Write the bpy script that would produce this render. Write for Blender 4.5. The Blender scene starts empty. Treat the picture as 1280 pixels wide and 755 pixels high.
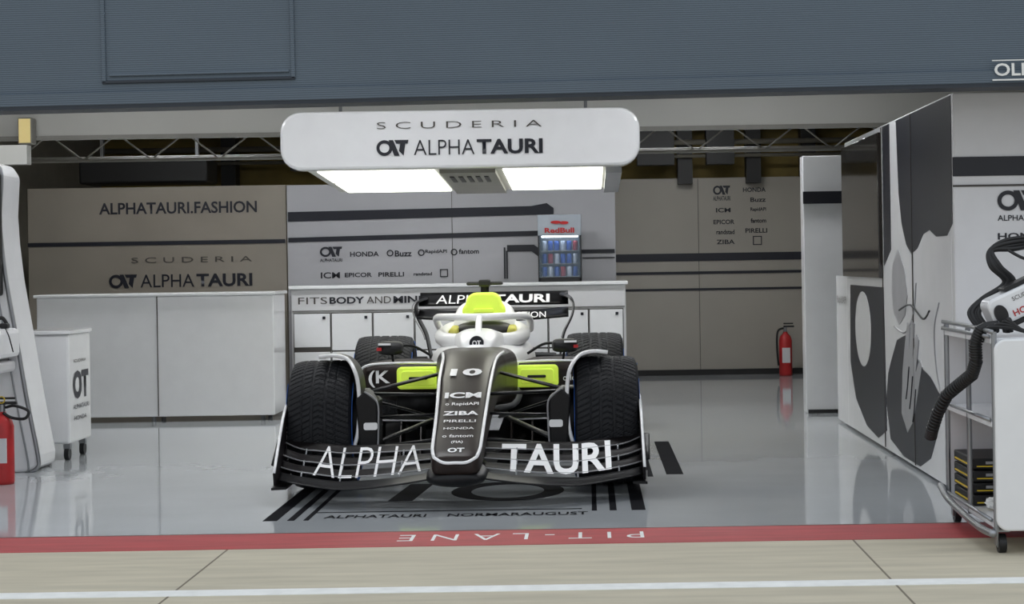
import bpy, bmesh, math, random
from mathutils import Vector, Matrix
random.seed(4)
SC=bpy.context.scene
SC.view_settings.view_transform='Standard'
SC.view_settings.look='None'
OFF=[0,0,0]
# ---------------------------------------------------------------- materials
def lin(c):
    return tuple(((x/255)/12.92 if x/255<=.04045 else ((x/255+.055)/1.055)**2.4) for x in c)+(1,)
def mat(name,c,rough=.5,metal=0,var=.06,scale=8,bump=0,bscale=60,emit=0,coat=0,spec=.5,stretch=None,alpha=1):
    m=bpy.data.materials.new(name); m.use_nodes=True
    n=m.node_tree.nodes; l=m.node_tree.links; b=n['Principled BSDF']
    col=lin(c)
    tc=n.new('ShaderNodeTexCoord'); mp=n.new('ShaderNodeMapping'); l.new(tc.outputs['Object'],mp.inputs[0])
    if stretch: mp.inputs['Scale'].default_value=stretch
    nz=n.new('ShaderNodeTexNoise'); nz.inputs['Scale'].default_value=scale; nz.inputs['Detail'].default_value=6
    l.new(mp.outputs[0],nz.inputs['Vector'])
    cr=n.new('ShaderNodeValToRGB')
    cr.color_ramp.elements[0].position=.3; cr.color_ramp.elements[1].position=.7
    cr.color_ramp.elements[0].color=tuple(x*(1-var) for x in col[:3])+(1,)
    cr.color_ramp.elements[1].color=tuple(min(1,x*(1+var)) for x in col[:3])+(1,)
    l.new(nz.outputs['Fac'],cr.inputs[0]); l.new(cr.outputs[0],b.inputs['Base Color'])
    b.inputs['Roughness'].default_value=rough; b.inputs['Metallic'].default_value=metal
    b.inputs['Coat Weight'].default_value=coat; b.inputs['Coat Roughness'].default_value=.05
    b.inputs['Specular IOR Level'].default_value=spec
    b.inputs['Alpha'].default_value=alpha
    if bump:
        n2=n.new('ShaderNodeTexNoise'); n2.inputs['Scale'].default_value=bscale; n2.inputs['Detail'].default_value=4
        l.new(mp.outputs[0],n2.inputs['Vector'])
        bp=n.new('ShaderNodeBump'); bp.inputs['Strength'].default_value=bump; bp.inputs['Distance'].default_value=.01
        l.new(n2.outputs['Fac'],bp.inputs['Height']); l.new(bp.outputs[0],b.inputs['Normal'])
    if emit:
        l.new(cr.outputs[0],b.inputs['Emission Color']); b.inputs['Emission Strength'].default_value=emit
    return m
M=dict(
 white=mat('white_panel',(210,210,212),.35,var=.03,scale=2),
 white2=mat('white_gloss',(229,230,232),.22,var=.02,coat=.3),
 carwhite=mat('car_white_paint',(246,246,246),.35,var=.01,coat=.3),
 cardark=mat('car_dark_paint',(40,32,29),.36,metal=0,var=.08,coat=0,spec=.22),
 wingdark=mat('wing_dark_paint',(24,21,22),.42,var=.1,coat=.0,spec=.2),
 carbon=mat('carbon_fibre',(16,16,18),.40,var=.25,scale=60,coat=.0,spec=.3),
 black=mat('black_plastic',(20,20,22),.5,var=.1),
 ink=mat('black_vinyl',(24,26,36),.4,var=.06),
 floorink=mat('floor_vinyl',(22,22,26),.85,var=.06,spec=.06),
 greyink=mat('grey_vinyl',(70,66,62),.45),
 neon=mat('neon_cover_added_glow',(224,252,88),.6,var=.04,emit=.2),  # faint glow added to lift the shaded covers; they are no light source
 rubber=mat('tyre_rubber',(29,30,33),.6,var=.15,scale=20,bump=.1,spec=.28),
 blue=mat('blue_marking',(20,95,190),.5),
 red=mat('red_paint',(178,38,40),.45,var=.12,scale=14),
 redline=mat('red_line_paint',(166,56,58),.6,var=.18,scale=9,stretch=(.3,2,1)),
 lineW=mat('white_line_paint',(230,231,228),.7,var=.08,scale=12),
 metal=mat('brushed_metal',(150,152,155),.35,metal=.8),
 truss=mat('truss_paint',(138,136,130),.5),
 fascia=mat('fascia_paint',(198,198,193),.55,var=.04,scale=1.5),
 pnlL=mat('brown_panel',(133,127,117),.22,var=.10,scale=1.2),
 pnlC=mat('grey_panel',(160,160,163),.2,var=.06,scale=1.2),
 pnlR=mat('tan_panel',(160,155,146),.22,var=.06,scale=1.0),
 ochre=mat('ochre_wall',(124,106,52),.7,var=.4,scale=1.4),
 darkc=mat('dark_ceiling',(80,74,56),.8,var=.3),
 dark=mat('dark_metal',(22,22,22),.5),
 lamp=mat('lamp_diffuser',(255,254,240),.5,emit=3.6,var=.01),
 lampy=mat('warm_lamp',(226,205,140),.5,emit=.35,var=.02),
 fill_glow=mat('ceiling_fill_glow',(250,252,255),.5,emit=25,var=.01),  # emission for the unseen fill fixtures under the ceiling
 led=mat('fridge_led',(235,245,255),.5,emit=8,var=.01),
 screen=mat('screen_glass',(30,26,22),.12,var=.1,coat=.5),
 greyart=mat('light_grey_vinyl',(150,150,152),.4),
 yellow=mat('yellow_label',(210,180,40),.5),
 pad=mat('headrest_foam',(190,185,90),.8),
 can=mat('can_blue',(50,85,165),.3,metal=.2),
 can2=mat('can_silver',(180,190,205),.3,metal=.3),
 canr=mat('can_red',(150,50,60),.3,metal=.2),
 header=mat('fridge_header',(160,168,178),.3,metal=.2),
 wallc=mat('garage_wall',(120,116,105),.7),
 floorm=mat('epoxy_floor',(176,180,183),.06,var=.05,scale=1.5,bump=.010,bscale=3,spec=.75),
 conc=mat('pit_concrete',(188,180,160),.85,var=.12,scale=7,bump=.15,bscale=90,stretch=(.25,1.6,1)),
 joint=mat('concrete_joint',(120,112,98),.9),
 facade=mat('shutter_paint',(82,95,107),.5,var=.05,scale=1.5),
 facdark=mat('shutter_edge',(36,44,54),.5),
 glass=mat('cabinet_glass',(150,170,190),.08,alpha=.12,var=.02),
 cloth=mat('paper_cloth',(225,225,222),.9),
)
def corrugate(m,axis,scale,strength):
    n=m.node_tree.nodes; l=m.node_tree.links; b=n['Principled BSDF']
    tc=n.new('ShaderNodeTexCoord'); w=n.new('ShaderNodeTexWave'); w.bands_direction=axis
    w.inputs['Scale'].default_value=scale; l.new(tc.outputs['Object'],w.inputs['Vector'])
    bp=n.new('ShaderNodeBump'); bp.inputs['Strength'].default_value=strength; bp.inputs['Distance'].default_value=.003
    l.new(w.outputs['Fac'],bp.inputs['Height']); l.new(bp.outputs[0],b.inputs['Normal'])
corrugate(M['facade'],'Z',30,.45)
# ---------------------------------------------------------------- helpers
def empty(name,loc):
    e=bpy.data.objects.new(name,None); e.location=loc; e.empty_display_size=.2
    SC.collection.objects.link(e); bpy.context.view_layer.update(); return e
def link(o,parent):
    SC.collection.objects.link(o)
    if parent:
        o.parent=parent; o.matrix_parent_inverse=parent.matrix_world.inverted()
    return o
def mesh(name,vs,fs,m,parent=None,smooth=False):
    me=bpy.data.meshes.new(name)
    me.from_pydata([(v[0]+OFF[0],v[1]+OFF[1],v[2]+OFF[2]) for v in vs],[],fs)
    me.materials.append(M[m]); me.update()
    if smooth:
        me.polygons.foreach_set('use_smooth',[True]*len(me.polygons))
    o=bpy.data.objects.new(name,me); return link(o,parent)
def bev(o,w,seg=2):
    b=o.modifiers.new('bevel','BEVEL'); b.width=w; b.segments=seg; b.limit_method='ANGLE'; return o
def box(name,x0,x1,y0,y1,z0,z1,m,parent=None,b=0):
    vs=[(x,y,z) for z in(z0,z1) for y in(y0,y1) for x in(x0,x1)]
    fs=[(0,2,3,1),(4,5,7,6),(0,1,5,4),(2,6,7,3),(0,4,6,2),(1,3,7,5)]
    o=mesh(name,vs,fs,m,parent)
    if b: bev(o,b)
    return o
def prism(name,pts,plane,a0,a1,m,parent=None,b=0):
    def P(p,a):
        return {'xz':(p[0],a,p[1]),'yz':(a,p[0],p[1]),'xy':(p[0],p[1],a)}[plane]
    n=len(pts); vs=[P(p,a0) for p in pts]+[P(p,a1) for p in pts]
    fs=[tuple(range(n)),tuple(range(2*n-1,n-1,-1))]+[(i,(i+1)%n,n+(i+1)%n,n+i) for i in range(n)]
    o=mesh(name,vs,fs,m,parent)
    bm=bmesh.new(); bm.from_mesh(o.data); bmesh.ops.recalc_face_normals(bm,faces=bm.faces); bm.to_mesh(o.data); bm.free()
    if b: bev(o,b)
    return o
def rrect(x0,x1,z0,z1,r,n=8):
    p=[]
    for cx,cz,a in((x1-r,z1-r,0),(x0+r,z1-r,90),(x0+r,z0+r,180),(x1-r,z0+r,270)):
        for i in range(n+1):
            t=math.radians(a+90*i/n); p.append((cx+r*math.cos(t),cz+r*math.sin(t)))
    return p
def ell(cx,cz,rx,rz,n=28,a0=0,a1=360):
    return [(cx+rx*math.cos(math.radians(a0+(a1-a0)*i/n)),cz+rz*math.sin(math.radians(a0+(a1-a0)*i/n))) for i in range(n if a1-a0>=360 else n+1)]
def ring(name,cx,cz,rx,rz,w,plane,a0,a1,m,parent,d0=0,d1=360,n=30):
    o=ell(cx,cz,rx,rz,n,d0,d1); i=ell(cx,cz,rx-w,rz-w,n,d0,d1)
    k=len(o); P=lambda p,a:{'xz':(p[0],a,p[1]),'yz':(a,p[0],p[1]),'xy':(p[0],p[1],a)}[plane]
    vs=[P(p,a0) for p in o]+[P(p,a0) for p in i]+[P(p,a1) for p in o]+[P(p,a1) for p in i]
    fs=[]
    for j in range(k if d1-d0>=360 else k-1):
        q=(j+1)%k; fs+=[(j,q,k+q,k+j),(2*k+j,3*k+j,3*k+q,2*k+q),(j,2*k+j,2*k+q,q),(k+j,k+q,3*k+q,3*k+j)]
    return mesh(name,vs,fs,m,parent)
def tube(name,pts,r,m,parent=None,smooth=True,flat=1,cyc=False,n=10,sub=6):
    P=[Vector(p) for p in pts]
    if smooth and len(P)>2:
        Q=[]
        L=len(P)
        for i in range(L if cyc else L-1):
            p1=P[i];p2=P[(i+1)%L]
            p0=P[i-1] if (i>0 or cyc) else p1; p3=P[(i+2)%L] if (i+2<L or cyc) else p2
            for k in range(sub):
                t=k/sub
                Q.append(.5*((2*p1)+(-p0+p2)*t+(2*p0-5*p1+4*p2-p3)*t*t+(-p0+3*p1-3*p2+p3)*t**3))
        if not cyc: Q.append(P[-1])
        P=Q
    vs=[];fs=[];L=len(P); up=Vector((0,0,1)); prev=None
    for i,p in enumerate(P):
        a=P[i-1] if (i>0 or cyc) else p; c=P[(i+1)%L] if (i<L-1 or cyc) else p
        d=(c-a).normalized()
        if prev is None:
            s=d.cross(up)
            if s.length<.05: s=d.cross(Vector((0,1,0)))
        else: s=prev-d*prev.dot(d)
        s.normalize(); prev=s; t=d.cross(s)
        rr=r[i*len(r)//L] if isinstance(r,(list,tuple)) else r
        for k in range(n):
            an=2*math.pi*k/n; vs.append(p+s*math.cos(an)*rr+t*math.sin(an)*rr*flat)
    for i in range(L if cyc else L-1):
        for k in range(n):
            j=(i+1)%L; fs.append((i*n+k,i*n+(k+1)%n,j*n+(k+1)%n,j*n+k))
    if not cyc: fs+=[tuple(range(n-1,-1,-1)),tuple((L-1)*n+k for k in range(n))]
    return mesh(name,vs,fs,m,parent,True)
def cyl(name,p0,p1,r,m,parent=None,n=24,b=0):
    o=tube(name,[p0,p1],r,m,parent,smooth=False,n=n)
    for p in o.data.polygons:
        if len(p.vertices)>4: p.use_smooth=False
    o.modifiers.new('es','EDGE_SPLIT')
    return o
def lathe(name,prof,cx,cy,z0,m,parent,n=28):
    vs=[];fs=[]
    for r,z in prof:
        for k in range(n):
            a=2*math.pi*k/n; vs.append((cx+r*math.cos(a),cy+r*math.sin(a),z0+z))
    for i in range(len(prof)-1):
        for k in range(n): fs.append((i*n+k,i*n+(k+1)%n,(i+1)*n+(k+1)%n,(i+1)*n+k))
    fs+=[tuple(range(n-1,-1,-1)),tuple((len(prof)-1)*n+k for k in range(n))]
    return mesh(name,vs,fs,m,parent,True)
def loft(name,secs,m,parent,n=32):
    vs=[];fs=[]
    for y,cx,cz,hw,hh,e in secs:
        for k in range(n):
            a=2*math.pi*(k+.5)/n; c=math.cos(a); s=math.sin(a)
            vs.append((cx+hw*math.copysign(abs(c)**(2/e),c),y,cz+hh*math.copysign(abs(s)**(2/e),s)))
    L=len(secs)
    for i in range(L-1):
        for k in range(n): fs.append((i*n+k,(i+1)*n+k,(i+1)*n+(k+1)%n,i*n+(k+1)%n))
    fs+=[tuple(range(n)),tuple((L-1)*n+k for k in range(n-1,-1,-1))]
    return mesh(name,vs,fs,m,parent,True)
def text(name,s,fn,m,parent,bold=0,sub=0):
    cu=bpy.data.curves.new(name,'FONT'); cu.body=s; cu.offset=bold; cu.resolution_u=3
    o=bpy.data.objects.new(name,cu); SC.collection.objects.link(o)
    dg=bpy.context.evaluated_depsgraph_get()
    me=bpy.data.meshes.new_from_object(o.evaluated_get(dg)); bpy.data.objects.remove(o)
    if sub:
        bm=bmesh.new(); bm.from_mesh(me); bmesh.ops.triangulate(bm,faces=bm.faces)
        bmesh.ops.subdivide_edges(bm,edges=bm.edges,cuts=sub,use_grid_fill=True); bm.to_mesh(me); bm.free()
    xs=[v.co.x for v in me.vertices]; ys=[v.co.y for v in me.vertices]
    a,b,c,d=min(xs),max(xs),min(ys),max(ys)
    for v in me.vertices:
        p=fn((v.co.x-a)/(b-a),(v.co.y-c)/(d-c)); v.co=(p[0]+OFF[0],p[1]+OFF[1],p[2]+OFF[2])
    me.materials.clear(); me.materials.append(M[m])
    ob=bpy.data.objects.new(name,me); return link(ob,parent)
def tfront(name,s,x0,x1,zc,h,y,m,parent,bold=.01):
    return text(name,s,lambda u,v:(x0+u*(x1-x0),y,zc-h/2+v*h),m,parent,bold)
def tfloor(name,s,x0,x1,y0,y1,z,m,parent,bold=.01):
    return text(name,s,lambda u,v:(x0+u*(x1-x0),y0+v*(y1-y0),z),m,parent,bold)
def logo(name,x0,x1,zc,h,y,m,parent):
    w=x1-x0; t=h*.2
    ring(name+'_ring',x0+w*.25,zc,w*.25,h/2,t,'xz',y-.002,y,m,parent)
    prism(name+'_cross',[(x0+w*.38,zc+h*.5),(x0+w*.52,zc+h*.5),(x0+w*.72,zc-h*.5),(x0+w*.55,zc-h*.5)],'xz',y-.003,y,m,parent)
    prism(name+'_bar',[(x0+w*.56,zc+h*.5),(x0+w,zc+h*.5),(x0+w*.97,zc+h*.26),(x0+w*.62,zc+h*.26)],'xz',y-.002,y,m,parent)
    prism(name+'_stem',[(x0+w*.74,zc+h*.26),(x0+w*.9,zc+h*.26),(x0+w*.84,zc-h*.5),(x0+w*.7,zc-h*.2)],'xz',y-.002,y,m,parent)
# ---------------------------------------------------------------- room shell
box('floor',-5.4,4.0,8.70,20.8,-.2,0,'floorm')
pv=empty('pavement',(0,0,0))
box('slab',-14,14,-12,8.70,-.2,0,'conc',pv)
for xx in(-1.62,1.15,-4.4): box('slab_joint',xx,xx+.008,4,8.23,0,.0012,'joint',pv)
box('wall_back',-5.4,4.0,20.7,20.9,0,3.0,'ochre')
box('wall_left',-5.6,-5.4,9.2,20.9,0,3.0,'wallc')
box('wall_right',4.0,4.2,9.2,20.9,0,3.0,'wallc')
box('ceiling',-5.6,4.2,9.2,20.9,3.0,3.15,'darkc')
wf=empty('wall_front',(-.3,9.1,2.05))
box('shutter_face',-14,14,9.0,9.2,2.10,5.2,'facade',wf)
box('shutter_lip',-14,14,8.985,9.2,2.045,2.10,'facdark',wf)
box('shutter_band',-14,14,8.98,9.0,2.062,2.125,'facade',wf,b=.004)
box('pier_left',-14,-4.7,9.0,9.2,.14,2.1,'facade',wf)
box('pier_right',3.4,14,9.0,9.2,.14,2.1,'facade',wf)
for n_,a in(('l',(-2.335,-2.315,2.17,2.7)),('r',(-1.42,-1.40,2.17,2.7)),('b',(-2.335,-1.40,2.165,2.18)),('b2',(-2.3,-1.43,2.20,2.212))):
    box('hatch_frame_'+n_,a[0],a[1],8.99,9.0,a[2],a[3],'facdark' if n_=='b' else 'facade',wf,b=.003)
text('facade_lettering','OLI',lambda u,v:(1.975+u*.145,8.97,2.095+v*.062),'lineW',wf,.02)
box('facade_underline',1.965,2.6,8.968,8.975,2.073,2.08,'lineW',wf)
box('facade_overline',1.965,2.6,8.968,8.975,2.168,2.173,'lineW',wf)
wf.rotation_euler=(0,math.radians(-.5),0)
box('trim_1',-5.4,4.0,13.3,13.4,2.19,3.0,'fascia')
box('trim_2',-5.4,4.0,13.27,13.3,2.185,2.215,'truss')
box('trim_3',-5.4,-3.76,12.5,12.6,1.97,2.10,'fascia')
wl=empty('wall_lamp',(-4,13.2,2.24)); box('lamp_body',-4.02,-3.92,13.16,13.27,2.15,2.34,'truss',wl,b=.01); box('lamp_face',-4.01,-3.93,13.15,13.16,2.16,2.33,'lampy',wl)
tr=empty('roof_truss',(0,14.2,2.15))
for z in(2.09,2.29): tube('chord',[(-5.4,14.2,z),(4.0,14.2,z)],.016,'truss',tr,False)
tube('chord_back',[(-5.4,14.45,2.12),(4.0,14.45,2.12)],.013,'truss',tr,False)
x=-5.4;i=0
while x<3.9:
    a,b=(2.09,2.29) if i%2==0 else (2.29,2.09)
    tube('lattice',[(x,14.2,a),(x+.26,14.2,b)],.007,'truss',tr,False,n=6); x+=.26;i+=1
dt=empty('ceiling_duct',(-4,17.5,2.6))
box('duct_body',-4.75,-3.55,17.4,17.9,2.06,2.28,'dark',dt,b=.02)
for xx in(-4.6,-3.7): box('hanger',xx,xx+.03,17.6,17.65,2.28,3.0,'metal',dt)
ps=empty('ceiling_pipework',(1,20,2.7))
for z,r in((2.75,.05),(2.55,.03),(2.4,.02)): tube('pipe',[(-5.3,20.3,z),(3.9,20.3,z)],r,'wallc' if r<.04 else 'dark',ps,False)
for xx in(-4.0,-2.2,.2,1.0,1.75,2.35):
    box('post',xx,xx+.16,20.35,20.6,2.1,3.0,'dark',ps)
for xx,a in((-3.2,.3),(.55,.4),(1.3,.3)): box('cable_box',xx,xx+a,20.1,20.34,2.3,2.7,'dark',ps)
for k,(xx,yy) in enumerate(((-3.6,15.0),(-1.4,15.0),(1.0,18.2),(1.0,15.0),(-3.6,11.2),(1.0,11.2),(-1.3,11.0))):  # unseen ceiling fixtures, added to brighten the garage interior
    e=empty('ceiling_fill_light',(xx,yy,2.96))
    box('housing',xx-.65,xx+.65,yy-.2,yy+.2,2.93,3.0,'white',e)
    box('diffuser',xx-.6,xx+.6,yy-.16,yy+.16,2.915,2.93,'fill_glow',e)
# ---------------------------------------------------------------- back panels
bl=empty('display_wall',(-3.8,16.6,0))
box('panel',-5.0,-2.69,16.62,16.68,0,1.99,'pnlL',bl,b=.005)
tfront('lettering_fashion','ALPHATAURI.FASHION',-4.36,-2.95,1.80,.105,16.615,'ink',bl,.02)
box('stripe',-5.0,-2.70,16.612,16.62,1.47,1.505,'ink',bl)
tfront('lettering_scuderia','S C U D E R I A',-4.08,-3.0,1.335,.05,16.615,'greyink',bl,0)
tfront('lettering_name','ALPHA',-4.0,-3.52,1.15,.115,16.615,'ink',bl,0)
tfront('lettering_name2','TAURI',-3.50,-3.0,1.15,.115,16.615,'ink',bl,.03)
logo('logo',-4.28,-4.03,1.15,.12,16.615,'ink',bl)
bc=empty('display_wall',(-1.2,16.6,0))
box('panel',-2.68,.25,16.60,16.66,0,1.985,'pnlC',bc,b=.005)
box('panel_seam',-1.21,-1.205,16.596,16.60,0,1.98,'greyink',bc)
prism('stripe_thick',[(-2.67,1.66),(-2.67,1.745),(-.5,1.765),(-.36,1.79),(-.30,1.745),(-.3,1.69)],'xz',16.592,16.6,'ink',bc)
prism('stripe_thin',[(-2.67,1.475),(-2.67,1.515),(-.42,1.545),(-.1,1.37),(.24,1.37),(.24,1.335),(-.12,1.335),(-.44,1.50)],'xz',16.592,16.6,'ink',bc)
prism('stripe_a',[(-.72,1.42),(-.48,1.42),(-.2,1.22),(-.2,1.12),(-.5,1.36),(-.72,1.36)],'xz',16.592,16.6,'ink',bc)
for i,zz in enumerate((1.40,1.37)): box('stripe_fine',-.75+.02*i,-.735+.02*i,16.592,16.6,1.12,zz,'ink',bc)
box('stripe_fine2',-.05,.24,16.592,16.6,1.29,1.30,'ink',bc)
logo('logo',-2.39,-2.19,1.385,.09,16.595,'ink',bc)
tfront('logo_name','ALPHATAURI',-2.39,-2.19,1.31,.03,16.595,'ink',bc)
for s,a,b,z,h in(('HONDA',441,477,1.36,.045),('Buzz',497,518,1.36,.055),('RapidAPI',535,562,1.37,.04),('fantom',577,602,1.37,.045),
                 ('ICM',404,428,1.175,.055),('EPICOR',434,468,1.175,.04),('PIRELLI',476,508,1.175,.04),('randstad',520,543,1.175,.03)):
    tfront('sponsor_'+s.lower()[:4],s,(a-738)/140,(b-738)/140,z,h,16.595,'ink',bc,.02)
for u in(491,530,571): ring('sponsor_ring',(u-738)/140,1.365,.03,.03,.01,'xz',16.59,16.6,'ink',bc,n=16)
ring('sponsor_box',(558-738)/140,1.18,.05,.05,.012,'xz',16.59,16.6,'ink',bc,45,405,4)
br=empty('display_wall',(1.4,20.5,0))
box('panel',.1,2.39,20.5,20.56,0,2.17,'pnlR',br,b=.005)
box('panel_seam',1.22,1.226,20.494,20.5,0,2.16,'greyink',br)
box('plinth',.1,2.39,20.46,20.5,0,.06,'dark',br)
box('stripe',.3,2.38,20.49,20.5,1.255,1.34,'ink',br)
box('stripe_thin',.3,2.38,20.49,20.5,1.11,1.14,'ink',br)
box('stripe_thin2',.3,2.38,20.49,20.5,.93,.955,'ink',br)
logo('logo',1.39,1.58,2.03,.1,20.494,'ink',br)
for s,a,b,z in(('HONDA',1.72,1.97,2.03),('ICM',1.42,1.58,1.81),('Buzz',1.80,1.97,1.92),('RapidAPI',1.80,1.97,1.81),('EPICOR',1.39,1.62,1.68),('fantom',1.80,1.97,1.69),
   ('randstad',1.42,1.62,1.57),('PIRELLI',1.74,1.98,1.58),('ZIBA',1.42,1.62,1.46),('ALPHATAURI',1.39,1.58,1.94)):
    tfront('sponsor_'+s.lower()[:4],s,a,b,z,.05,20.494,'ink',br,.02)
ring('sponsor_box',1.87,1.47,.07,.07,.014,'xz',20.49,20.5,'ink',br,45,405,4)
bs=empty('side_partition',(2.42,18,0))
box('panel',2.40,2.46,15.3,20.5,0,2.17,'pnlR',bs)
box('stripe',2.394,2.4,15.3,20.46,1.26,1.335,'ink',bs)
box('stripe_thin',2.394,2.4,15.3,20.46,1.115,1.14,'ink',bs)
cp=empty('column_panel',(1.93,15.2,0))
box('panel_body',1.755,2.12,15.1,15.3,.0,2.09,'white2',cp,b=.006)
box('band',1.753,2.122,15.085,15.1,1.70,1.80,'ink',cp)
box('kick',1.77,2.11,15.085,15.1,0,.03,'dark',cp)
# counters
ct=empty('counter',(-3.5,15.4,0))
box('counter_body',-4.52,-2.58,15.22,15.8,.045,1.03,'white2',ct,b=.01)
box('worktop',-4.54,-2.56,15.20,15.82,1.03,1.055,'white2',ct,b=.006)
box('panel_joint',-3.535,-3.528,15.213,15.22,.05,1.03,'greyink',ct)
for xx in(-4.4,-3.6,-2.7):
    for yy in(15.35,15.7): cyl('foot',(xx,yy,0),(xx,yy,.05),.02,'metal',ct,12)
cb=empty('storage_cabinet',(-1.1,16.2,0))
box('carcass',-2.56,.32,16.02,16.55,.04,1.06,'white',cb,b=.006)
box('worktop',-2.58,.34,15.99,16.57,1.06,1.09,'white2',cb,b=.006)
box('plinth',-2.5,.28,16.06,16.5,0,.04,'dark',cb)
tfront('lettering','FITS',-2.50,-2.25,.96,.06,16.012,'greyink',cb,0)
tfront('lettering2','BODY',-2.23,-1.93,.96,.06,16.012,'ink',cb,.03)
tfront('lettering3','AND',-1.91,-1.70,.96,.06,16.012,'greyink',cb,0)
tfront('lettering4','MIND',-1.68,-1.38,.96,.06,16.012,'ink',cb,.03)
box('rail',-2.55,.31,16.008,16.02,.87,.875,'greyink',cb)
xs=[-2.545,-2.22,-1.86,-1.5,-1.1,-.7,-.35,0,.3]
for i in range(len(xs)-1):
    box('door_gap',xs[i]+.002,xs[i+1]-.002,16.012,16.02,.06,.855,'greyink',cb)
    box('door_leaf',xs[i]+.008,xs[i+1]-.008,16.002,16.014,.53 if i else .56,.847,'white2',cb,b=.004)
    box('door_leaf_low',xs[i]+.008,xs[i+1]-.008,16.002,16.014,.07,.518,'white2',cb,b=.004)
    box('latch',xs[i+1]-.07,xs[i+1]-.045,15.99,16.002,.80,.825,'ink',cb,b=.003)
    box('latch_low',xs[i+1]-.07,xs[i+1]-.045,15.99,16.002,.465,.49,'ink',cb,b=.003)
# drinks fridge
fr=empty('drinks_fridge',(-.24,16.25,1.09))
x0,x1=-.43,-.055
box('back',x0,x1,16.40,16.44,1.092,1.67,'header',fr)
box('side_l',x0,x0+.018,16.08,16.42,1.092,1.67,'black',fr)
box('side_r',x1-.018,x1,16.08,16.42,1.092,1.67,'black',fr)
box('base',x0,x1,16.08,16.42,1.092,1.13,'black',fr,b=.004)
box('header',x0,x1,16.06,16.42,1.49,1.67,'header',fr,b=.006)
box('led_strip',x0+.03,x1-.03,16.09,16.11,1.475,1.488,'led',fr)
tfront('header_text','RedBull',x0+.06,x1-.06,1.535,.045,16.055,'red',fr,.03)
prism('header_mark',ell((x0+x1)/2-.03,1.605,.045,.014),'xz',16.052,16.06,'red',fr)
prism('header_mark_b',ell((x0+x1)/2+.04,1.60,.04,.014),'xz',16.052,16.06,'red',fr)
for j in range(3):
    z=1.137+j*.112
    box('shelf',x0+.02,x1-.02,16.12,16.4,z-.006,z,'metal',fr)
    for i in range(6):
        cx=x0+.052+i*.054
        lathe('drink_can',[(.02,0),(.023,.005),(.023,.075),(.018,.085)],cx,16.15,z,('can','can2','can','canr','can2','can')[(i+j*2)%6],fr,12)
box('door_glass',x0+.01,x1-.01,16.065,16.07,1.13,1.49,'glass',fr)
# right mural wall
mw=empty('mural_panel',(1.95,12,0))
X=1.905
box('panel_body',X,X+.1,9.75,13.72,.02,2.1,'white2',mw,b=.003)
box('low_far_body',X,X+.1,13.72,14.3,.02,1.12,'white2',mw,b=.003)
box('end_panel',1.905,3.35,9.66,9.75,.02,2.1,'white2',mw,b=.008)
def mural(n,pts,m,d=.003): return prism(n,pts,'yz',X-d,X,m,mw)
mural('art_hair',[(11.42,2.09),(9.70,2.09),(9.70,1.42),(9.85,1.36),(10.15,1.36),(10.35,1.40),(10.55,1.38),(10.75,1.30),(10.95,1.27),(11.12,1.33),(11.27,1.46),(11.36,1.65)],'ink')
mural('art_torso',[(11.7,.62),(11.5,.74),(11.2,.78),(10.95,.72),(10.7,.62),(10.4,.58),(10.12,.50),(10.18,.3),(10.42,.12),(10.75,.04),(11.3,.04),(11.8,.10),(11.95,.33),(11.85,.52)],'ink')
mural('art_dark_zone',[(11.95,.14),(12.0,1.06),(13.5,1.06),(13.55,.5),(13.3,.25),(12.8,.10),(12.3,.06)],'ink',.004)
mural('art_oval',ell(12.9,.76,.36,.26),'white2',.006)
mural('art_tail',[(11.68,1.3),(11.95,1.2),(11.95,2.09),(11.68,2.09)],'ink',.004)
mural('art_face_shade',[(11.6,1.22),(11.4,1.30),(11.2,1.18),(11.1,1.02),(11.2,.90),(11.4,.84),(11.6,.9),(11.68,1.05)],'greyart')
mural('art_hand',[(11.35,.30),(11.3,.55),(11.2,.72),(11.1,.86),(11.02,.84),(11.06,.70),(10.95,.88),(10.87,.86),(10.94,.66),(10.80,.80),(10.73,.77),(10.84,.58),(10.70,.66),(10.64,.62),(10.80,.44),(10.95,.28),(11.15,.2)],'greyart',.006)
for yy,zz in((11.05,.6),(10.93,.55),(10.83,.48)): tube('art_line',[(X-.007,yy,zz),(X-.007,yy+.06,zz-.12),(X-.007,yy+.12,zz-.2)],.005,'ink',mw,n=6)
tube('art_arm',[(X-.001,10.0,.45),(X-.001,10.2,.62),(X-.001,10.25,.85),(X-.001,10.1,1.0)],.006,'greyart',mw,n=6)
tube('art_neck',[(X-.001,11.6,.82),(X-.001,11.2,.80),(X-.001,10.9,.92),(X-.001,10.8,1.1)],.006,'greyart',mw,n=6)
box('wall_screen',X-.03,X,12.0,13.7,1.12,2.06,'screen',mw,b=.005)
tube('cable',[(X-.02,11.3,.93),(X-.02,10.9,.97),(X-.02,10.5,.90),(X-.02,10.3,.95)],.006,'black',mw,n=6)
for yy in(10.9,12.0): box('panel_joint',X-.0065,X-.001,yy,yy+.01,.03,2.09,'greyink',mw)
text('far_lettering','RapidAPI',lambda u,v:(X-.009,14.2-u*.5,.90+v*.07),'greyink',mw)
box('end_band',1.90,3.36,9.652,9.66,1.665,1.765,'ink',mw)
box('end_band_thin',1.90,3.36,9.652,9.66,1.61,1.62,'greyink',mw)
logo('end_logo',2.13,2.35,1.535,.105,9.656,'ink',mw)
tfront('end_name','ALPHATAURI',2.13,2.39,1.445,.03,9.656,'ink',mw)
tfront('end_sponsor','HONDA',2.13,2.41,1.35,.035,9.656,'ink',mw,.02)
box('end_rule',2.1,3.3,9.654,9.66,1.28,1.286,'greyink',mw)
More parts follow.
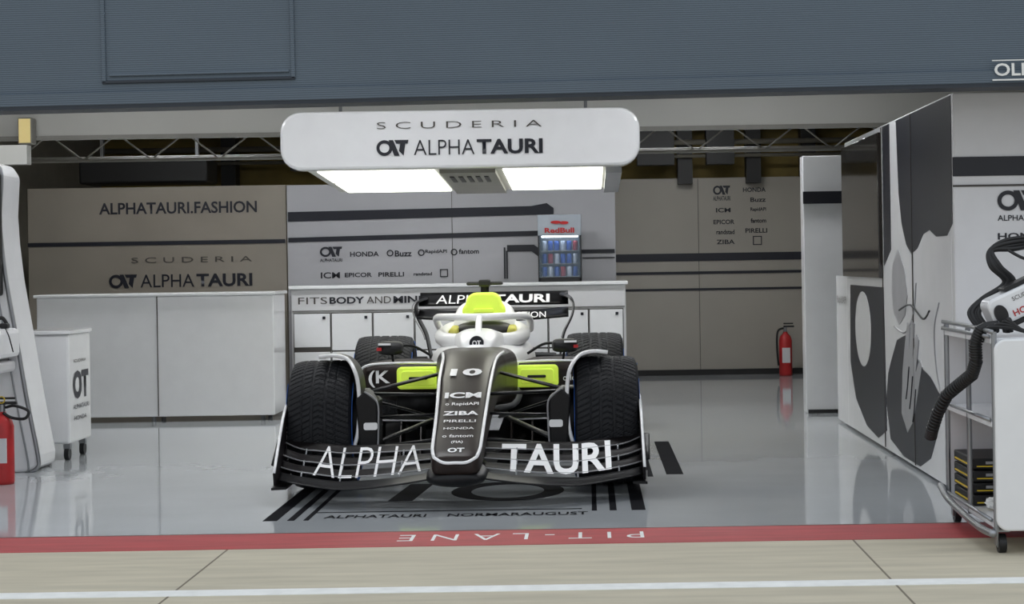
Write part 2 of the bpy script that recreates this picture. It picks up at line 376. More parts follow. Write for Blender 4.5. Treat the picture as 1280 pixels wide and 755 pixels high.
# ---------------------------------------------------------------- gantry
g=empty('overhead_light_gantry',(-.84,13,2.1))
prism('sign_board',rrect(-2.045,.36,1.895,2.285,.14),'xz',12.42,12.6,'white2',g,b=.02)
tfront('sign_small','S C U D E R I A',-1.395,-.295,2.185,.045,12.412,'greyink',g,-.012)
logo('sign_logo',-1.40,-1.185,2.035,.105,12.415,'ink',g)
tfront('sign_alpha','ALPHA',-1.15,-.745,2.035,.10,12.412,'ink',g,-.008)
tfront('sign_tauri','TAURI',-.73,-.29,2.035,.10,12.412,'ink',g,.03)
def slab(n,x0,x1,y0,y1,dz0,dz1,m):
    zz=lambda y:1.905-(y-12.6)*.045
    vs=[(x,y,zz(y)+d) for d in(dz0,dz1) for y in(y0,y1) for x in(x0,x1)]
    return mesh(n,vs,[(0,2,3,1),(4,5,7,6),(0,1,5,4),(2,6,7,3),(0,4,6,2),(1,3,7,5)],m,g)
slab('canopy',-1.9,.22,12.6,14.4,0,.08,'fascia')
slab('light_left',-1.83,-1.04,12.65,14.3,-.012,0,'lamp')
slab('light_right',-.57,.11,12.65,14.3,-.012,0,'lamp')
slab('light_divider_l',-1.83,-1.04,13.46,13.48,-.016,-.010,'truss')
slab('light_divider_r',-.57,.11,13.46,13.48,-.016,-.010,'truss')
slab('service_tray',-1.0,-.62,12.65,14.35,-.03,0,'truss')
for i in range(5): slab('vent',-.95+.06*i,-.92+.06*i,12.9,13.3,-.036,-.03,'dark')
slab('end_bracket',.13,.24,12.7,14.3,-.04,0,'metal')
for xx in(-1.7,0.0): 
    for yy in(12.9,14.1): tube('hanger',[(xx,yy,1.95),(xx,yy,3.0)],.012,'metal',g,False)
# ---------------------------------------------------------------- left console etc
cn=empty('workstation_console',(-3.8,11.8,0))
D=-.15
prof=[(-4.3,1.98),(-3.64,1.95),(-3.53,1.92),(-3.485,1.85),(-3.50,1.6),(-3.49,1.42),(-3.465,1.19),(-3.41,.85),(-3.35,.46),(-3.285,.10),(-3.29,.03),(-3.34,0),(-4.3,0)]
prof=[(a+D if a>-4.2 else a,b) for a,b in prof]
prism('body',prof,'xz',11.55,11.95,'white2',cn,b=.02)
tube('edge_trim',[(p[0]+.002,11.55,p[1]) for p in prof[1:12]],.013,'metal',cn,sub=3)
tube('edge_inner',[(p[0]-.06,11.545,p[1]-.03) for p in prof[2:11]],.006,'metal',cn,sub=3)
box('monitor',-4.1,-3.63,11.48,11.55,1.10,1.86,'black',cn,b=.015)
box('monitor_glass',-4.05,-3.65,11.475,11.48,1.14,1.82,'screen',cn)
box('desk',-4.2,-3.53,11.15,11.55,.72,.90,'white2',cn,b=.03)
box('desk_lower',-4.2,-3.56,11.22,11.55,.63,.70,'white',cn,b=.02)
hs=empty('headset',(-3.58,11.35,.9))
tube('band',[(-3.66,11.35,.92),(-3.62,11.35,.955),(-3.58,11.36,.965),(-3.55,11.36,.92)],.012,'black',hs)
box('cup',-3.69,-3.62,11.32,11.38,.902,.94,'black',hs,b=.01); box('cup_r',-3.59,-3.54,11.32,11.38,.902,.935,'black',hs,b=.01)
tube('lead',[(-3.56,11.34,.905),(-3.51,11.25,.86),(-3.50,11.3,.76)],.004,'black',hs,n=6)
tc=empty('tool_cabinet',(-3.55,12.5,0))
box('body',-3.74,-3.42,12.22,12.75,.11,.83,'white2',tc,b=.015)
box('top',-3.75,-3.41,12.21,12.76,.83,.855,'white2',tc,b=.006)
def side(n,s,y0,y1,zc,h,m,b=.01): text(n,s,lambda u,v:(-3.417,y0+u*(y1-y0),zc-h/2+v*h),m,tc,b)
side('logo_side','OT',12.30,12.68,.49,.19,'ink',.05); side('logo_name','ALPHATAURI',12.30,12.68,.345,.03,'ink'); side('cab_sponsor','HONDA',12.32,12.62,.27,.03,'ink'); side('cab_small','SCUDERIA',12.32,12.62,.65,.02,'greyink')
for xx in(-3.70,-3.46):
    for yy in(12.3,12.67):
        cyl('caster_wheel',(xx-.015,yy,.04),(xx+.015,yy,.04),.04,'black',tc)
        box('caster_fork',xx-.022,xx+.022,yy-.02,yy+.02,.07,.11,'metal',tc)
def extinguisher(cx,cy,s):
    e=empty('fire_extinguisher',(cx,cy,0))
    lathe('cylinder_body',[(.07*s,0),(.075*s,.02*s),(.075*s,.40*s),(.06*s,.45*s),(.03*s,.48*s),(.022*s,.50*s)],cx,cy,0,'red',e)
    box('label',cx-.045*s,cx+.045*s,cy-.078*s,cy-.06*s,.15*s,.32*s,'white',e)
    cyl('valve',(cx,cy,.5*s),(cx,cy,.55*s),.02*s,'metal',e,12)
    box('handle',cx-.02*s,cx+.10*s,cy-.012,cy+.012,.55*s,.57*s,'black',e,b=.003)
    box('lever',cx-.02*s,cx+.09*s,cy-.01,cy+.01,.585*s,.60*s,'black',e,b=.003)
    tube('hose',[(cx-.02,cy,.54*s),(cx-.09*s,cy-.03,.5*s),(cx-.10*s,cy-.04,.3*s),(cx-.085*s,cy-.03,.12*s)],.012*s,'black',e)
    return e
e=extinguisher(-3.46,10.95,.85)
tube('discharge_loop',[(-3.44,10.95,.45),(-3.38,10.93,.46),(-3.30,10.92,.43),(-3.32,10.92,.385),(-3.40,10.93,.39),(-3.45,10.93,.42)],.009,'black',e)
ring('safety_tag',-3.46,.495,.022,.022,.006,'xz',10.93,10.936,'yellow',e,n=16)
extinguisher(2.12,20.1,.95)
# ---------------------------------------------------------------- trolley (right)
t=empty('equipment_trolley',(2,8.3,0))
prism('front_panel',rrect(1.685,2.40,.10,.90,.05),'xz',7.74,7.79,'white2',t,b=.008)
for yy in(7.77,8.3,8.8): cyl('post',(1.69,yy,.10),(1.69,yy,.93),.012,'metal',t,12)
cyl('post_b',(2.38,8.8,.10),(2.38,8.8,.93),.012,'metal',t,12)
box('rear_panel',1.70,2.38,8.79,8.81,.12,.90,'white',t)
for z in(.12,.54,.89): 
    box('shelf',1.68,2.40,7.79,8.82,z-.012,z+.012,'white2',t,b=.004)
    tube('shelf_rail',[(1.675,7.8,z+.02),(1.675,8.82,z+.02)],.008,'metal',t,False)
tube('base_rail',[(1.66,8.85,.16),(1.655,8.6,.12),(1.655,8.0,.09),(1.67,7.74,.09)],.016,'metal',t)
tube('top_rail',[(1.68,8.83,.94),(1.68,8.3,.94),(1.68,7.76,.93)],.010,'metal',t)
for xx,yy in((1.72,7.82),(1.72,8.76),(2.34,7.82),(2.34,8.76)):
    cyl('caster_wheel',(xx-.015,yy,.04),(xx+.015,yy,.04),.04,'black',t)
    cyl('caster_hub',(xx-.017,yy,.04),(xx+.017,yy,.04),.02,'metal',t)
    prism('caster_fork',[(yy-.02,.03),(yy+.02,.03),(yy+.028,.10),(yy-.028,.10)],'yz',xx-.024,xx-.018,'metal',t)
    box('caster_plate',xx-.03,xx+.03,yy-.03,yy+.03,.09,.10,'metal',t)
cs=empty('battery_case',(1.85,8.5,.14))
for i in range(4):
    z=.133+i*.054
    box('case',1.705,2.05,8.30+.01*(i%2),8.74,z,z+.048,'black',cs,b=.006)
    box('case_label',1.72,2.03,8.294,8.30,z+.012,z+.017,'yellow',cs); box('case_side_label',1.70,1.705,8.33,8.7,z+.012,z+.018,'yellow',cs)
    box('case_white',1.76,1.85,8.293,8.30,z+.024,z+.036,'greyart',cs)
ck=bmesh.new(); bmesh.ops.create_icosphere(ck,subdivisions=3,radius=.06)
for v in ck.verts:
    v.co*=1+random.uniform(-.22,.22); v.co.z*=.5; v.co+=Vector((1.79,8.15,.165))
    v.co.z=max(v.co.z,.134)
me=bpy.data.meshes.new('paper_cloth'); ck.to_mesh(me); ck.free(); me.materials.append(M['cloth']); link(bpy.data.objects.new('paper_cloth',me),None)
dv=empty('cooling_fan_unit',(1.9,8.0,.95))
ca,sa=math.cos(math.radians(24)),math.sin(math.radians(24))
DX,DZ=1.835,1.045
def rot(u,v,y): return (DX+u*ca-v*sa, y, DZ+u*sa+v*ca)
def rprism(n,pts,y0,y1,m,b=0): return prism(n,[(rot(a,c,0)[0],rot(a,c,0)[2]) for a,c in pts],'xz',y0,y1,m,dv,b)
rprism('housing',rrect(-.13,.42,-.062,.062,.035),7.93,8.10,'white2',.012)
rprism('intake',ell(-.09,-.01,.028,.04),7.915,7.93,'black')
rprism('lower_frame',rrect(-.10,.42,-.085,-.064,.01),7.94,8.09,'black',.004)
rprism('upper_frame',rrect(-.03,.42,.064,.08,.008),7.96,8.08,'black',.004)
text('housing_text','HONDA',lambda u,v:rot(-.04+u*.15,-.045+v*.028,7.927),'red',dv,.02)
text('housing_text2','SCUDERIA',lambda u,v:rot(-.02+u*.12,.018+v*.018,7.927),'greyink',dv)
tube('stand_leg',[(1.80,8.0,.915),(1.80,8.0,.97)],.012,'black',dv,False)
tube('stand_leg_b',[(2.15,8.03,.915),(2.15,8.03,1.08)],.012,'black',dv,False)
for i in range(4):
    d=i*.014
    tube('loom',[(2.32,8.22+d,1.29-d),(2.05,8.20+d,1.325-d*.6),(1.86+d*.5,8.2,1.32-d),(1.77+d*.3,8.2,1.27),(1.77+d,8.18,1.20),(1.83+d,8.19,1.13),(1.73+d,8.19,1.06),(1.67+d,8.17,1.00),(1.70+d,8.14,.935)],.009+.003*(i%2),'black',t,n=8,sub=8)
for i in range(4):
    tube('loop',[(1.70+.03*i,7.88,.925),(1.69+.03*i,7.86,.945+.010*i),(1.77,7.84,.945+.01*i),(1.85,7.84,.925),(1.97,7.84,.92+.015*i),(2.1,7.84,.935),(2.3,7.84,.925+.01*i)],.008,'black',t,n=8)
tube('stray_lead',[(1.84,8.2,1.28),(1.93,8.15,1.23),(2.0,8.15,1.28),(2.2,8.15,1.25)],.007,'black',t,n=8)
hs2=[(1.74,7.9,.95),(1.67,7.92,.935),(1.645,7.93,.87),(1.65,7.94,.80),(1.64,7.98,.74),(1.61,8.08,.695),(1.57,8.18,.64),(1.54,8.24,.56),(1.52,8.28,.48),(1.515,8.3,.44)]
tube('vent_hose',hs2,.024,'black',t,n=14)
P=[Vector(p) for p in hs2]
for i in range(1,len(P)-1):
    for k in range(6):
        p=P[i].lerp(P[i+1],k/6); d=(P[i+1]-P[i]).normalized()
        tube('hose_rib',[p-d*.003,p+d*.003],.029,'dark',t,False,n=14)
# ---------------------------------------------------------------- painted floor marks
pl=empty('painted_line',(0,8.45,0)); box('red_band',-5.4,4,8.24,8.70,0,.002,'redline',pl); box('kerb_joint',-5.4,4,8.70,8.715,0,.003,'greyink',pl)
text('pit_lettering','P I T - L A N E',lambda u,v:(.235-u*1.12,8.58-v*.19,.003),'lineW',pl,-.005)
pw=empty('painted_line',(0,7.15,0)); box('white_band',-14,14,7.07,7.2,0,.002,'lineW',pw)
fm=empty('floor_marking',(-.66,9.8,0))
for a,b,y0,y1 in((-1.62,-1.55,9.15,10.9),(-1.50,-1.465,9.15,10.9),(-1.42,-1.395,9.15,10.9),(.0,.025,9.35,10.9),(.09,.125,9.35,11),(.20,.27,9.35,11),(.32,.36,10.8,12.9),(.44,.54,10.9,12.9)):
    box('stripe',a,b,y0,y1,0,.0015,'floorink',fm)
tfloor('edge_lettering','ALPHATAURI    NORMARAUGUST   ',-1.33,-.02,9.2,9.31,.002,'floorink',fm,.01)
ring('big_zero',-.46,10.22,.31,.42,.11,'xy',0,.0018,'floorink',fm)
prism('big_one',[(-1.08,9.85),(-.95,9.85),(-.90,10.6),(-1.03,10.6)],'xy',0,.0018,'floorink',fm)
box('cross_stripe',-1.4,-.05,9.42,9.44,0,.0015,'floorink',fm)
# ================================================================ RACE CAR
CX=-.73
car=empty('race_car',(CX,12,0))
OFF[0]=CX
def tyre(nm,cx,cy,R,W):
    N=340; C=46; vs=[];fs=[]
    ri=.235
    sd_=[(-W/2+.03,ri),(-W/2+.006,ri+.03),(-W/2-.004,ri+.07),(-W/2+.004,R-.035)]
    pr=[(a,b,False) for a,b in sd_]
    for i in range(C):
        xx=-W/2+.012+(W-.024)*i/(C-1); pr.append((xx,R-.022*abs(2*xx/W)**5,True))
    pr+=[(-a,b,False) for a,b in reversed(sd_)]
    K=len(pr)
    for j in range(N):
        th=2*math.pi*j/N
        for a,b,tr_ in pr:
            r=b
            if tr_:
                ph=((th*R+.45*abs(a))/.0333)%1
                if ph<.22 or abs(abs(a)-.035)<.005 or abs(abs(a)-.09)<.005: r-=.0045
            vs.append((cx+a,cy+r*math.sin(th),R+r*math.cos(th)))
    for j in range(N):
        q=(j+1)%N
        for k in range(K-1): fs.append((j*K+k,j*K+k+1,q*K+k+1,q*K+k))
    mesh(nm+'_tread',vs,fs,'rubber',car)
    for s in(-1,1):
        cyl(nm+'_rim',(cx+s*(W/2-.03),cy,R),(cx+s*(W/2-.05),cy,R),.238,'carbon',car,40)
        cyl(nm+'_hub',(cx+s*(W/2-.03),cy,R),(cx+s*(W/2-.012),cy,R),.06,'metal',car,20)
        for d0 in(10,130,250):
            k=cx+s*(W/2+.004); ring(nm+'_marking',cy,R,.318,.318,.016,'yz',k,k+s*.002,'blue',car,d0,d0+80,20)
tyre('front_wheel_l',-.79,10.5,.36,.35); tyre('front_wheel_r',.79,10.5,.36,.35)
tyre('rear_wheel_l',-.79,14.1,.36,.42); tyre('rear_wheel_r',.79,14.1,.36,.42)
# nose
NS=[(9.37,.225,.09,.035),(9.40,.232,.118,.05),(9.48,.25,.13,.06),(9.6,.275,.134,.07),(10.0,.37,.142,.09),(10.5,.495,.158,.125),(11.0,.55,.17,.15),(11.4,.555,.20,.165),(11.9,.53,.26,.19)]
loft('nose',[(y,0,z,w,h,4.5) for y,z,w,h in NS],'cardark',car,40)
def ntop(y):
    for a,b in zip(NS,NS[1:]):
        if a[0]<=y<=b[0]:
            k=(y-a[0])/(b[0]-a[0]); f=lambda i:a[i]+(b[i]-a[i])*k
            return f(1)+f(3),f(2)
    return .7,.2
for s in(-1,1):
    tube('nose_pinstripe',[(s*w*.93,y,z+h*.93) for y,z,w,h in NS[1:8]],.009,'carwhite',car,sub=4)
tube('nose_pinstripe_tip',[(-.11,9.40,.275),(-.06,9.36,.252),(0,9.355,.25),(.06,9.36,.252),(.11,9.40,.275)],.008,'carwhite',car)
def ntext(s,w,y0,y1,b=.02):
    text('nose_lettering',s,lambda u,v:(-w/2+u*w,y0+v*(y1-y0),ntop(y0+v*(y1-y0))[0]+.004),'carwhite',car,b,2)
ntext('10',.18,10.49,10.67,.04); ntext('ICM',.20,10.17,10.25,.04); ntext('o RapidAPI',.18,10.06,10.11,.01); ntext('ZIBA',.19,9.93,9.99,.03)
ntext('PIRELLI',.17,9.83,9.865,.01); ntext('HONDA',.16,9.73,9.76,.01); ntext('o fantom',.16,9.62,9.66,.01); ntext('(FIA)',.06,9.535,9.575); ntext('OT',.085,9.43,9.48,.04)
loft('mainplane_centre',[(9.36,0,.165,.11,.018,2),(9.42,0,.165,.15,.045,2.2),(9.6,0,.17,.16,.05,2.5),(9.8,0,.19,.15,.04,2.5)],'carbon',car)
def wpt(t,s):
    x=.12+.85*t
    yle=9.44+.05*t+.34*t**2.2
    ch=.52-.13*t**1.5
    zle=.165-.065*math.sin(min(1,t*1.4)*math.pi/2)+.035*max(0,t-.6)*2
    # flaps sweep up where they meet the endplate
    rise=.065+.05*math.sin(min(1,t*1.6)*math.pi/2)-.03*max(0,t-.75)*2+.10*max(0,t-.86)**1.5*8
    return x,yle+ch*s,zle+rise*s**1.25
ELS=((0,.25),(.33,.49),(.57,.73),(.81,.98))
RAISE=.021
for sd in(-1,1):
    for k,(s0,s1) in enumerate(ELS):
        NT=34;NSG=6;vs=[];fs=[]
        for i in range(NT+1):
            for j in range(NSG+1):
                u=j/NSG; x,y,z=wpt(i/NT,s0+(s1-s0)*u); vs.append((sd*x,y,z+RAISE*k+.008*u*u-.004))
        for i in range(NT):
            for j in range(NSG):
                a=i*(NSG+1)+j; fs.append((a,a+1,a+NSG+2,a+NSG+1))
        o=mesh('wing_element',vs,fs,'wingdark' if k else 'carbon',car,True)
        sm=o.modifiers.new('s','SOLIDIFY'); sm.thickness=.006; sm.offset=0
        if k: tube('element_edge_highlight',[(sd*wpt(i/14,s0)[0],wpt(i/14,s0)[1]-.002,wpt(i/14,s0)[2]+RAISE*k-.004) for i in range(15)],.004,'greyart',car,n=6,sub=3)  # light grey strip painted in as the highlight along each flap edge
    a,b=(.775,.19) if sd<0 else (.22,.80)
    def f(u,v,a=a,b=b,sd=sd):
        xx=a+(b-a)*u; tt=(xx-.12)/.85; s=.30+.62*v; x,y,z=wpt(tt,s)
        k=min(3,max(0,(s-.25)/.24)); return (sd*x,y-.006,z+.011+RAISE*k)
    text('wing_lettering','ALPHA' if sd<0 else 'TAURI',f,'carwhite',car,-.012 if sd<0 else .025,4)
    for xx in(.30,.62,.84): 
        tt=(xx-.12)/.85
        for k in range(3):
            p=wpt(tt,ELS[k][1]); q=wpt(tt,ELS[k+1][0]); tube('slot_bracket',[(sd*xx,p[1],p[2]+RAISE*k),(sd*xx,q[1],q[2]+RAISE*(k+1))],.005,'metal',car,False,n=6)
    ep=[(9.78,.10),(10.30,.08),(10.36,.30),(10.34,.49),(10.26,.50),(10.10,.43),(9.90,.28),(9.76,.17)]
    prism('wing_endplate',ep,'yz',sd*.965,sd*.979,'wingdark',car,b=.003)
    tube('endplate_edge',[(sd*.972,p[0],p[1]) for p in ep[2:]],.008,'carwhite',car,n=6,sub=3)
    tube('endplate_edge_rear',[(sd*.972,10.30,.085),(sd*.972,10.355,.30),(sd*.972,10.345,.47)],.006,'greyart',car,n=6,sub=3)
    text('endplate_lettering','EPICOR',lambda u,v,sd=sd:(sd*.963,10.16+v*.07,.16+u*.22),'carwhite',car,.01)
    prism('endplate_foot',[(sd*.91,9.76),(sd*.985,9.74),(sd*1.01,10.28),(sd*.91,10.3)],'xy',.082,.094,'carbon',car)
    loft('dive_plane',[(9.9,sd*.99,.20,.018,.01,2),(10.2,sd*1.0,.30,.02,.01,2)],'carbon',car,12)
    path=[(.80,.748),(.72,.755),(.645,.735),(.595,.68),(.575,.60),(.57,.48),(.58,.34),(.60,.26)]
    vs=[];fs=[]
    for i,(x,z) in enumerate(path):
        vs+=[(sd*x,10.22+.10*(i<3),z),(sd*x,10.45+.12,z)]
    for i in range(len(path)-1): fs.append((2*i,2*i+1,2*i+3,2*i+2))
    o=mesh('wheel_deflector',vs,fs,'carbon',car,True); sm=o.modifiers.new('s','SOLIDIFY'); sm.thickness=.01
    o.modifiers.new('ss','SUBSURF').render_levels=2
    tube('deflector_edge',[(sd*x,10.215+.10*(i<3),z) for i,(x,z) in enumerate(path)],.011,'carwhite',car,n=8,sub=4)
    cyl('brake_drum',(sd*.62,10.5,.36),(sd*.54,10.5,.36),.20,'carbon',car,32)
    prism('brake_duct',[(sd*.47,.24),(sd*.57,.22),(sd*.59,.52),(sd*.54,.56),(sd*.47,.50)],'xz',10.2,10.5,'carbon',car,b=.01)
    prism('brake_duct_white',rrect(min(sd*.47,sd*.545),max(sd*.47,sd*.545),.35,.39,.012),'xz',10.185,10.2,'carwhite',car)
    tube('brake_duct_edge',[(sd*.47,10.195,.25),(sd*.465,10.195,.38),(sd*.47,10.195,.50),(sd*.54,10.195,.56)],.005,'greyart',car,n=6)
    for nm,p,q,r in(('wishbone_upper_front',(.14,10.30,.53),(.58,10.48,.53),.022),('wishbone_upper_rear',(.18,11.1,.60),(.58,10.52,.53),.022),
        ('wishbone_lower_front',(.12,10.0,.31),(.58,10.46,.22),.024),('wishbone_lower_rear',(.18,11.2,.34),(.58,10.52,.22),.024),
        ('track_rod',(.14,10.2,.43),(.56,10.38,.40),.018),('push_rod',(.18,10.8,.36),(.56,10.5,.50),.018)):
        tube(nm,[(sd*p[0],p[1],p[2]),(sd*q[0],q[1],q[2])],r,'carbon',car,False,flat=.45)
    loft('sidepod',[(12.02,sd*.47,.52,.25,.085,4),(12.06,sd*.48,.52,.27,.10,4),(12.4,sd*.50,.50,.29,.12,4),(13.0,sd*.49,.45,.28,.15,3.5),(13.6,sd*.40,.38,.24,.15,3),(14.2,sd*.26,.32,.15,.14,2.5)],'cardark',car)
    loft('sidepod_undercut',[(12.15,sd*.36,.34,.18,.14,2.5),(12.8,sd*.38,.30,.22,.18,2.5),(13.8,sd*.26,.28,.18,.16,2.5)],'carbon',car)
    pts=rrect(min(sd*.245,sd*.52),max(sd*.245,sd*.52),.452,.595,.03)
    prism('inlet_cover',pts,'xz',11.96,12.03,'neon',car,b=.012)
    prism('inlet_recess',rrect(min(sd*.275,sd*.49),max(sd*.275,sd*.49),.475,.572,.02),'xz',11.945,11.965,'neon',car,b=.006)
    prism('inlet_handle',rrect(sd*.38-.06,sd*.38+.06,.515,.533,.008),'xz',11.925,11.95,'black',car,b=.004)
    tube('sidepod_pinstripe',[(sd*.22,11.99,.615),(sd*.5,11.985,.622),(sd*.72,12.0,.605),(sd*.755,12.02,.53),(sd*.72,12.0,.43)],.008,'carwhite',car)
    if sd<0: text('sidepod_lettering','(K',(lambda u,v,sd=sd:(sd*.635-.07+u*.14,12.005,.465+v*.11)),'carwhite',car,.02)
    else: text('sidepod_lettering','orlen',(lambda u,v,sd=sd:(sd*.60-.05+u*.10,12.005,.49+v*.04)),'carwhite',car,.0)
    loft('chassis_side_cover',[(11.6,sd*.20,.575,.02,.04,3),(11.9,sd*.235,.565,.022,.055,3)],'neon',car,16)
    prism('floor_edge',[(sd*.2,11.6),(sd*.62,11.75),(sd*.78,12.2),(sd*.80,13.5),(sd*.55,13.75),(sd*.5,14.6),(sd*.1,14.9),(sd*.1,11.6)],'xy',.07,.10,'carbon',car)
    for i in range(4):
        xx=sd*(.22+.13*i); prism('floor_fence',[(11.55+.05*i,.06),(12.0,.06),(12.1,.26),(11.7+.05*i,.26)],'yz',xx-.004,xx+.004,'cardark',car)
    prism('floor_inlet_lip',[(sd*.2,11.72),(sd*.66,11.85),(sd*.68,12.2),(sd*.2,12.2)],'xy',.26,.275,'carbon',car)
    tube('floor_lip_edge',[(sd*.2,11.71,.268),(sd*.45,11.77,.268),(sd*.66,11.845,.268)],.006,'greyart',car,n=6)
    loft('mirror',[(12.02,sd*.565,.715,.07,.035,3.5),(12.06,sd*.565,.715,.085,.045,3.5),(12.16,sd*.565,.715,.075,.04,3)],'black',car,20)
    box('mirror_flash',sd*.60-.04,sd*.60+.04,12.01,12.03,.735,.748,'carwhite',car); box('mirror_flash_red',sd*.635-.015,sd*.635+.015,12.008,12.03,.70,.72,'red',car)
    tube('mirror_stalk',[(sd*.32,12.2,.66),(sd*.42,12.15,.72),(sd*.5,12.1,.73)],.009,'carbon',car); tube('mirror_strut',[(sd*.56,12.1,.68),(sd*.55,12.1,.61)],.008,'carbon',car,False)
    cyl('rear_drum',(sd*.58,14.1,.36),(sd*.48,14.1,.36),.20,'carbon',car,32)
    for z in(.22,.48): tube('rear_wishbone',[(sd*.1,14.0,z-.02),(sd*.56,14.1,z)],.02,'carbon',car,False,flat=.5)
    lp=[(.52,.985),(.60,.97),(.635,.93),(.63,.86),(.60,.79),(.56,.72),(.54,.66),(.50,.40)]
    vs=[];fs=[]
    for i,(x,z) in enumerate(lp): vs+=[(sd*x,14.75,z),(sd*x,15.1,z+(.02 if i<3 else 0))]
    for i in range(len(lp)-1): fs.append((2*i,2*i+1,2*i+3,2*i+2))
    o=mesh('rear_endplate',vs,fs,'carbon',car,True); sm=o.modifiers.new('s','SOLIDIFY'); sm.thickness=.022
    o.modifiers.new('ss','SUBSURF').render_levels=2
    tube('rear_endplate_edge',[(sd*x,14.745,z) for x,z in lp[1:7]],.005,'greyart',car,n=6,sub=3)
# chassis + cockpit
loft('chassis',[(11.75,0,.52,.22,.17,4),(12.1,0,.50,.28,.21,4),(12.5,0,.49,.34,.24,4),(13.4,0,.47,.36,.27,3.5),(14.0,0,.42,.26,.22,3),(14.7,0,.35,.14,.15,2.5)],'carwhite',car)
cock=[(0,12.28,.745),(-.20,12.38,.745),(-.27,12.65,.755),(-.27,13.0,.775),(-.2,13.22,.80),(0,13.28,.82),(.2,13.22,.80),(.27,13.0,.775),(.27,12.65,.755),(.20,12.38,.745)]
tube('cockpit_rim',cock,.05,'carwhite',car,cyc=True)
prism('cockpit_opening',[(p[0]*.85,12.8+(p[1]-12.8)*.9) for p in cock],'xy',.70,.755,'black',car)
loft('headrest',[(12.95,0,.77,.20,.05,3),(13.2,0,.79,.20,.07,3)],'black',car)
for s in(-1,1): loft('headrest_pad',[(12.7,s*.20,.775,.03,.03,3),(13.05,s*.20,.79,.03,.035,3)],'pad',car,16)
ring('steering_wheel',0,.73,.12,.07,.02,'xz',12.55,12.57,'black',car)
loft('halo_fairing',[(11.85,0,.69,.08,.03,3),(12.0,0,.725,.12,.065,3),(12.2,0,.74,.14,.09,3),(12.35,0,.74,.18,.07,3)],'carwhite',car)
prism('halo_badge',ell(0,.745,.046,.046),'xz',11.885,11.94,'ink',car); text('halo_badge_text','OT',lambda u,v:(-.028+u*.056,11.882,.727+v*.036),'carwhite',car,.03)
tube('halo_pillar',[(0,12.1,.79),(0,12.2,.84),(0,12.32,.895)],.022,'carwhite',car)
tube('halo_hoop',[(-.32,13.35,.78),(-.325,13.0,.85),(-.30,12.7,.89),(-.2,12.45,.90),(0,12.33,.90),(.2,12.45,.90),(.30,12.7,.89),(.325,13.0,.85),(.32,13.35,.78)],.025,'carwhite',car)
loft('engine_cover',[(13.12,0,.80,.22,.12,3),(13.3,0,.84,.22,.16,2.6),(13.6,0,.82,.20,.18,2.4),(14.1,0,.70,.15,.22,2.2),(14.6,0,.58,.08,.2,2)],'carwhite',car)
airp=[(-.115,.88),(-.15,.90),(-.15,.945),(-.125,.97),(-.115,1.02),(-.075,1.05),(.075,1.05),(.115,1.02),(.125,.97),(.15,.945),(.15,.90),(.115,.88)]
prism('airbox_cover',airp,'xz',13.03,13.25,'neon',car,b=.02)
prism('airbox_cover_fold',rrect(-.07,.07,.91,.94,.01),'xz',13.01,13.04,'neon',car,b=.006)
cyl('camera_stem',(0,13.3,1.0),(0,13.3,1.12),.03,'black',car)
box('camera_bar',-.13,.13,13.24,13.34,1.10,1.125,'black',car,b=.012); box('camera_pod',-.04,.04,13.2,13.36,1.09,1.14,'black',car,b=.012)
prism('shark_fin',[(13.5,.95),(14.8,.85),(14.8,.5),(13.5,.7)],'yz',-.006,.006,'cardark',car)
for nm,z0,z1,y0,y1 in(('rear_wing_flap',.92,1.01,14.92,15.12),('rear_wing_main',.825,.88,14.72,15.0)):
    vs=[];fs=[];N=16
    for i in range(N+1):
        x=-.60+1.2*i/N; dz=-.03*(math.cos(x/.6*math.pi/2))*(1 if 'main' in nm else 0)
        for j in range(6):
            u=j/5; vs.append((x,y0+(y1-y0)*u,z0+dz+(z1-z0)*u**1.4))
    for i in range(N):
        for j in range(5):
            a=i*6+j; fs.append((a,a+1,a+7,a+6))
    o=mesh(nm,vs,fs,'carbon',car,True); sm=o.modifiers.new('s','SOLIDIFY'); sm.thickness=.02
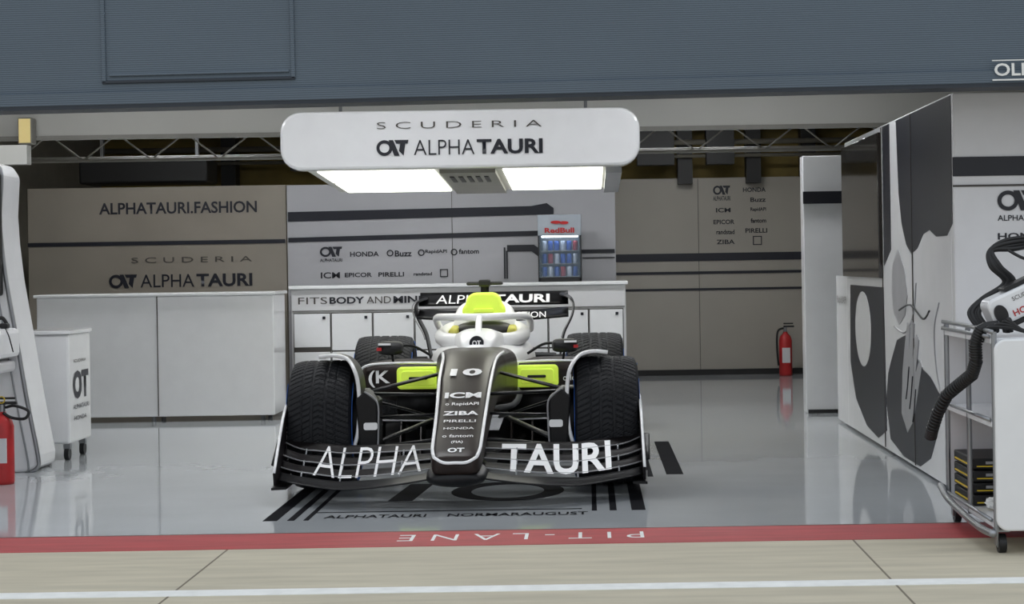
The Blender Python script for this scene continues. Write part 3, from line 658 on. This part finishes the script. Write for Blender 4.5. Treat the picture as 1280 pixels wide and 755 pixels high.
text('rear_wing_lettering','ALPHA',lambda u,v:(-.46+u*.42,14.88+v*.18,.94+v*.065),'carwhite',car,0)
text('rear_wing_lettering_b','TAURI',lambda u,v:(-.01+u*.46,14.88+v*.18,.94+v*.065),'carwhite',car,.035)
text('rear_main_lettering','FUNCTION',lambda u,v:(.02+u*.4,14.69+v*.08,.825+v*.045),'carwhite',car,.0)
for s in(-1,1): tube('swan_neck',[(s*.1,14.6,.55),(s*.1,14.65,.76),(s*.1,14.8,.84)],.014,'carbon',car)
loft('beam_wing',[(14.8,0,.50,.5,.01,2),(14.95,0,.53,.5,.012,2)],'carbon',car)
prism('diffuser',[(-.5,.08),(.5,.08),(.52,.36),(-.52,.36)],'xz',14.75,14.9,'carbon',car)
loft('front_floor_tray',[(11.0,0,.12,.12,.02,3),(11.6,0,.12,.2,.03,3),(12.2,0,.12,.3,.04,3)],'carbon',car)
OFF[0]=0
car.rotation_euler=(0,0,math.radians(.8)); car.location.x=CX+.008
# ---------------------------------------------------------------- world + camera
w=bpy.data.worlds.new('sky'); SC.world=w; w.use_nodes=True
n=w.node_tree.nodes; l=w.node_tree.links; bg=n['Background']
tcw=n.new('ShaderNodeTexCoord'); sp=n.new('ShaderNodeSeparateXYZ'); cr=n.new('ShaderNodeValToRGB')
l.new(tcw.outputs['Generated'],sp.inputs[0]); l.new(sp.outputs['Z'],cr.inputs[0]); l.new(cr.outputs[0],bg.inputs[0])
cr.color_ramp.elements[0].color=(.56,.575,.60,1); cr.color_ramp.elements[1].color=(.87,.93,1,1); cr.color_ramp.elements[1].position=.6
bg.inputs[1].default_value=1.15
cd=bpy.data.cameras.new('camera'); cam=bpy.data.objects.new('camera',cd); SC.collection.objects.link(cam)
cd.sensor_width=36; cd.lens=2325/1280*36
cam.matrix_world=Matrix.Translation((0,0,1.24))@Matrix.Rotation(math.radians(90),4,'X')@Matrix.Rotation(math.radians(-.9),4,'Z')
cd.shift_x=(640-735)/1280; cd.shift_y=(330-377.5)/1280
cd.clip_end=200
SC.camera=cam
